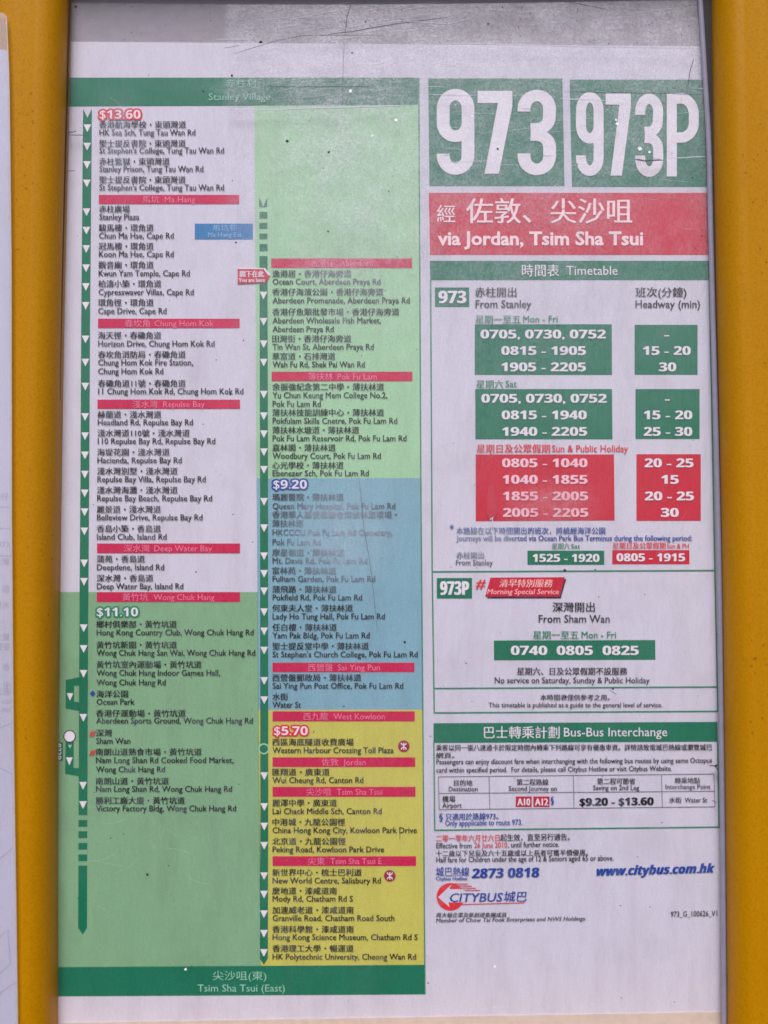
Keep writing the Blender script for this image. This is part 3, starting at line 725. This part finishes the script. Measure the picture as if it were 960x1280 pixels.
# ------------------------------------------------------------------ clear cover with scratches and grime
YC = -0.0058
cov = empty("clear_cover", (0, YC, P(480, 1290)[2]), "scratched and scuffed clear plastic sheet with painted glare over the timetable poster", "cover")
GLARE_SCUFF = [(600, 180, 460, 560, 0.16), (430, 230, 130, 240, 0.17), (385, 190, 60, 60, 0.05), (470, 260, 50, 90, 0.05), (830, 110, 110, 120, 0.08), (800, 170, 60, 40, 0.08), (430, 672, 90, 85, 0.17),  # milky scuffs together with sky glare painted into the haze
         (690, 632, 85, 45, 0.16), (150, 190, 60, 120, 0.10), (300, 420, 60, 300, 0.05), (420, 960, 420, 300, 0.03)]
def cover():
    v, f = [], []
    ys = [None] + list(range(16, 1561, 8)); cols = 110
    for y in ys:
        for k in range(cols + 1):
            u = k / cols
            yy = y if y is not None else 3.5 + 3.6 * math.sin(math.pi * min(1, u * 1.08)) - 3.4 * u
            xa = smooth_x(LEFT, yy) - 4; xb = smooth_x(RIGHT, yy) + 2
            p = P(xa + (xb - xa) * u, yy, YC); v.append(p)
    n = cols + 1; rows = len(ys); tot = len(v)
    v += [(p[0], YC + 0.0018, p[2]) for p in v]
    for i in range(rows - 1):
        for k in range(cols):
            a = i * n + k
            f.append((a, a + n, a + n + 1, a + 1)); f.append((a + tot, a + 1 + tot, a + n + 1 + tot, a + n + tot))
    for k in range(cols): f.append((k, k + 1, k + 1 + tot, k + tot)); a = (rows - 1) * n + k; f.append((a, a + tot, a + tot + 1, a + 1))
    for i in range(rows - 1):
        a = i * n; f.append((a, a + tot, a + n + tot, a + n)); a += cols; f.append((a, a + n, a + n + tot, a + tot))
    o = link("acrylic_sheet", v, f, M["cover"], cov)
    bm = bmesh.new(); bm.from_mesh(o.data); bmesh.ops.recalc_face_normals(bm, faces=bm.faces); bm.to_mesh(o.data); bm.free()
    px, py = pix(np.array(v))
    sc = sum(blobs(px, py, GLARE_SCUFF, 0.1))
    st = np.clip((px - 280) / 8, 0, 1)                      # sky reflection painted as haze, from a straight edge rightwards
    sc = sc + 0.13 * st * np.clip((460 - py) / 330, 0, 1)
    # painted reflection: paler bands and a greyer patch near the top edge
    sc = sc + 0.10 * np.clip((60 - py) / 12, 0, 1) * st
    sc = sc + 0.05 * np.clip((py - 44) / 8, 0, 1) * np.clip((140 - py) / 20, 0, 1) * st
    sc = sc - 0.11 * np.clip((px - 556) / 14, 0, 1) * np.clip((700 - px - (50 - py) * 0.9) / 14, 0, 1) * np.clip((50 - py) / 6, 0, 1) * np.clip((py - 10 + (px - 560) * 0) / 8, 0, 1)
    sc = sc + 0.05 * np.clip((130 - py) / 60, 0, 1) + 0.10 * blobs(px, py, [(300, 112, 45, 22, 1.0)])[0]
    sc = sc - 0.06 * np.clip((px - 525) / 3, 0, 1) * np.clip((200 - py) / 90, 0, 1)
    set_attr(o, "glare_scuff", np.clip(sc * 0.78, 0, 0.6))
    set_attr(o, "combed", blobs(px, py, [(480, 70, 330, 170, 1.0)], 0.3)[0])
    return o
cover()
def ribbons(name, lines, mat, y, label=None, kind=None):
    v, f = [], []
    for li, (pts, wd) in enumerate(lines):
        i = len(v); n = len(pts)
        for k in range(n):
            a = np.array(pts[max(0, k - 1)], float); b = np.array(pts[min(n - 1, k + 1)], float); d_ = (b - a) / max(1e-6, np.hypot(*(b - a)))
            w_ = wd * (0.25 if k in (0, n - 1) else 1) / 2
            yy = y - 0.0000011 * li
            v.append(P(pts[k][0] - d_[1] * w_, pts[k][1] + d_[0] * w_, yy)); v.append(P(pts[k][0] + d_[1] * w_, pts[k][1] - d_[0] * w_, yy))
        f += [(i + 2 * k, i + 2 * k + 1, i + 2 * k + 3, i + 2 * k + 2) for k in range(n - 1)]
    return link(name, v, f, mat, cov, label=label, kind=kind)
def wob(pts, n=8, amp=0.6):
    pts = np.array(pts, float); t0 = np.linspace(0, 1, len(pts)); t1 = np.linspace(0, 1, n)
    return [(float(np.interp(t, t0, pts[:, 0])) + random.uniform(-amp, amp), float(np.interp(t, t0, pts[:, 1])) + random.uniform(-amp, amp)) for t in t1]
dark = [([(439, 4), (434, 22), (431, 45)], .9), ([(430, 45), (429, 90), (427.5, 135)], .5), ([(563, 21), (480, 32), (436, 40), (410, 43)], .9), ([(480, 44), (380, 44), (340, 52), (290, 68)], .6),
        ([(448, 590), (455, 660), (464, 710), (472, 790)], .5), ([(85, 168.5), (112, 169.5)], 1.0), ([(84, 166), (96, 164)], 1.2), ([(794, 199.5), (806, 201), (830, 200)], 1.8), ([(704, 115), (790, 116), (876, 118)], .7),
        ([(868, 72), (862, 90), (860, 108)], .9), ([(886, 957), (893, 957), (897, 962), (898, 968)], 1.4), ([(890, 1000), (896, 1004)], .8), ([(330, 108), (400, 108.5), (470, 108)], .6),
        ([(500, 1036), (500, 1050)], .7), ([(195, 1013), (203, 1018)], 1.4), ([(83, 214), (94, 213)], .8), ([(762, 862), (770, 868)], .8), ([(280, 60), (300, 57)], .6), ([(700, 0), (760, 12)], .6)]
ribbons("scratch_marks", [(wob(p, 9, .35), w_) for p, w_ in dark], M["scr_d"], YC - 0.00006, "dark cracks and scratches", "stuff")
light = [([(270, 137), (330, 137.5), (380, 135), (430, 134), (523, 131)], 1.5), ([(285, 139.5), (320, 140)], 1.2), ([(530, 54), (620, 54.5), (710, 57.5), (800, 58.5), (878, 60)], 1.1), ([(270, 49), (320, 49)], .8),
         ([(535, 118), (560, 119), (600, 119)], .9), ([(700, 123), (760, 126)], 1.3), ([(835, 198), (882, 195.5)], 1.1), ([(560, 203), (610, 201)], .8), ([(525, 108), (560, 109)], .6), ([(858, 66), (880, 70)], .6),
         ([(475, 24), (560, 30), (600, 20)], .5), ([(612, 650), (616, 646), (615, 654)], 1.4)]
for _ in range(110):
    x = random.uniform(290, 520); y = random.uniform(10, 128); l = random.uniform(12, 90); s_ = random.uniform(-.26, -.08)
    light.append(([(x, y), (x + l / 2, y + s_ * l / 2 - 1), (x + l, y + s_ * l)], random.uniform(.10, .28)))
for _ in range(60):
    x = random.uniform(540, 870); y = random.uniform(8, 225); l = random.uniform(8, 60); s_ = random.uniform(-.15, .15)
    light.append(([(x, y), (x + l / 2, y + s_ * l / 2), (x + l, y + s_ * l)], random.uniform(.15, .35)))
for _ in range(46):          # handling marks: bunched, curved, mostly towards the edges
    cx_, cy_ = random.choice(((130, 200), (840, 260), (860, 700), (120, 1100), (700, 1210), (420, 300), (820, 1180), (300, 1130)))
    x = cx_ + random.gauss(0, 45); y = cy_ + random.gauss(0, 50); l = random.uniform(6, 60); a = random.gauss(0.15, 0.5); c_ = random.uniform(-.5, .5)
    if x < 84 or x > 880: continue
    light.append(([(x + l * t_ * math.cos(a + c_ * t_), y + l * t_ * math.sin(a + c_ * t_)) for t_ in (0, .25, .5, .75, 1)], random.uniform(.08, .2)))
ribbons("scratch_marks", [(wob(p, 7, .3), w_) for p, w_ in light], M["scr_l"], YC - 0.00025, "pale hairline scratches", "stuff")
def dots(name, lst, mat, y, kind="stuff", label=None):
    v, f = [], []
    for (x, yy, r_) in lst:
        i = len(v); n = 6
        for k in range(n):
            a = 2 * math.pi * k / n; q = r_ * random.uniform(.6, 1.2)
            v.append(P(x + q * math.cos(a), yy - q * math.sin(a), y))
        f.append(tuple(range(i, i + n)))
    return link(name, v, f, mat, cov, label=label, kind=kind)
dl = [(326, 52.5, 2.2), (290, 94.5, 1.6), (359, 176.5, 2.2), (411, 190, 1.6), (95, 8, 1.6), (440, 66, 1.2), (506, 802.5, 2.0), (184, 1093.5, 2.0), (707, 871, 1.8), (766, 861, 2.0), (706, 713, 1.8), (744, 712, 1.4), (245, 715, 1.2), (295, 303, 1.3),
      (288, 493, 1.4), (610, 29.5, 1.4), (898, 793, 1.8), (895, 957, 1.8), (254, 114, 1.2), (410, 289, 1.4), (563, 1110, 1), (622, 186, 1.6), (535, 1229, 1.2), (240, 1208, 1), (430, 883, 1.2), (392, 915, 1.2)]
dl += [(random.uniform(85, 880), random.uniform(10, 1260), random.choice((.35, .45, .6, .9))) for _ in range(300)]
dl += [(random.uniform(85, 880), random.uniform(5, 55), random.choice((.35, .5, .7))) for _ in range(140)]
dots("grime_specks", dl, M["speck"], YC - 0.0004, label="scattered dark specks of grime")
bl_ = [(438, 113.5, 2.4), (465, 170, 2.0), (232, 1212, 1.8), (618.5, 1208, 1.8), (590, 145, 1.4), (495, 150, 2.2), (640, 250, 1), (770, 150, 1.6), (772, 155, 2.4), (780, 140, 1.3), (800, 186, 3), (812, 190, 2)]
bl_ += [(random.uniform(330, 880), random.uniform(90, 240), random.choice((.3, .45, .6))) for _ in range(60)]
dots("chip_marks", bl_, M["chip"], YC - 0.00045, label="small bright chips in the plastic")

# ------------------------------------------------------------------ neighbouring notice in its sleeve (left edge)
EDGE = [(15, 8.5), (100, 12), (320, 14.5), (640, 15), (900, 17), (1100, 20), (1280, 22.5)]
YS = -0.0300
nb = empty("plastic_sleeve", tuple(P(-60, 1300, YS)), "clear plastic sleeve with a pale printed notice beside the left yellow rail", "notice")
def side_sheet(name, tab, inset, top, y, th, mat, corner, x_left=-130):
    pts = [(x_left, top), (interp(tab, top) - inset - corner, top)]
    for k in range(1, 7):
        a = R(90 - 15 * k); ex = interp(tab, top + corner) - inset
        pts.append((ex - corner + corner * math.cos(a), top + corner - corner * math.sin(a)))
    for yy in range(int(top + corner) + 40, 1561, 40): pts.append((interp(tab, yy) - inset, yy))
    pts.append((x_left, 1560))
    v = [P(a, b, y) for a, b in pts]; n = len(v); v += [(p[0], y + th, p[2]) for p in v]
    f = [tuple(range(n))[::-1], tuple(range(n, 2 * n))] + [(k, (k + 1) % n, n + (k + 1) % n, n + k) for k in range(n)]
    return link(name, v, f, mat, nb)
def film_mat():
    m = bpy.data.materials.new("clear_film"); m.use_nodes = True; t = m.node_tree; t.nodes.remove(t.nodes["Principled BSDF"])
    tr = N(t, "ShaderNodeBsdfTransparent"); gl = N(t, "ShaderNodeBsdfGlossy"); gl.inputs["Roughness"].default_value = 0.2
    df = N(t, "ShaderNodeBsdfDiffuse"); df.inputs[0].default_value = (.7, .68, .78, 1)
    a = N(t, "ShaderNodeMixShader"); a.inputs[0].default_value = 0.16; b = N(t, "ShaderNodeMixShader"); b.inputs[0].default_value = 0.06
    t.links.new(tr.outputs[0], a.inputs[1]); t.links.new(df.outputs[0], a.inputs[2]); t.links.new(a.outputs[0], b.inputs[1]); t.links.new(gl.outputs[0], b.inputs[2])
    t.links.new(b.outputs[0], t.nodes["Material Output"].inputs["Surface"]); return m
ns = side_sheet("notice_sheet", EDGE, 1.6, 62, YS + 0.0012, 0.0006, paper_mat("lavender_white_paper", (204, 200, 226), 0.05), 4)
side_sheet("film", EDGE, 0, 15, YS - 0.0003, 0.0012, film_mat(), 9)
tn = Text(); YN = YS + 0.0012
for k, (s, yy) in enumerate((("香港仔", 625), ("973", 684), ("深水灣", 706), ("道", 740), ("淺水", 760), ("大廈", 800), ("灣道", 812), ("香", 838), ("中", 860), ("公園", 868), ("cal", 880), ("no", 890))):
    a, f = glyphs(s, 0.0); i = len(tn.v); mx = a[:, 0].max(); x1 = interp(EDGE, yy) - 4
    hs = 10
    tn.v += [P(x1 - (mx - p[0]) * hs, yy - p[1] * hs, YN - 0.00012) for p in a]; tn.f += [tuple(q + i for q in w_) for w_ in f]
gi = simple("faint_grey_ink", (158, 152, 180), 0.8)
tn.build("lettering", gi, ns)
segs = [(-20, 634, 13, 634), (-20, 661, 13, 661), (-20, 695, 14, 695), (-20, 950, 16, 968), (-20, 918, 14, 904), (-20, 1090, 16, 1060), (-10, 1180, 10, 1162), (10, 1162, 13, 1205), (13, 1205, -10, 1225), (-20, 1255, 20, 1228), (-10, 1250, 8, 1236)]
v, f = [], []
for i, q in enumerate(frame_lines(segs, 0.8)):
    k = len(v); v += [P(x, y, YN - 0.00015 - 0.00001 * i) for x, y in q]; f.append((k, k + 1, k + 2, k + 3))
link("drawn_lines", v, f, gi, ns)
# raised welded rim of the sleeve
v, f = [], []
ys = list(range(24, 1561, 32))
for yy in ys:
    x = interp(EDGE, yy)
    for dx, dd in ((-1.4, 0), (-1.0, -.0005), (-.3, -.0005), (0.1, 0)): v.append(P(x + dx, yy, YS - 0.0004 + dd))
for i in range(len(ys) - 1):
    for k in range(3): a = i * 4 + k; f.append((a, a + 4, a + 5, a + 1))
link("welded_rim", v, f, simple("tan_plastic_rim", (214, 196, 180), 0.4), nb)

for o in bpy.data.objects:
    if "_org" in o: del o["_org"]
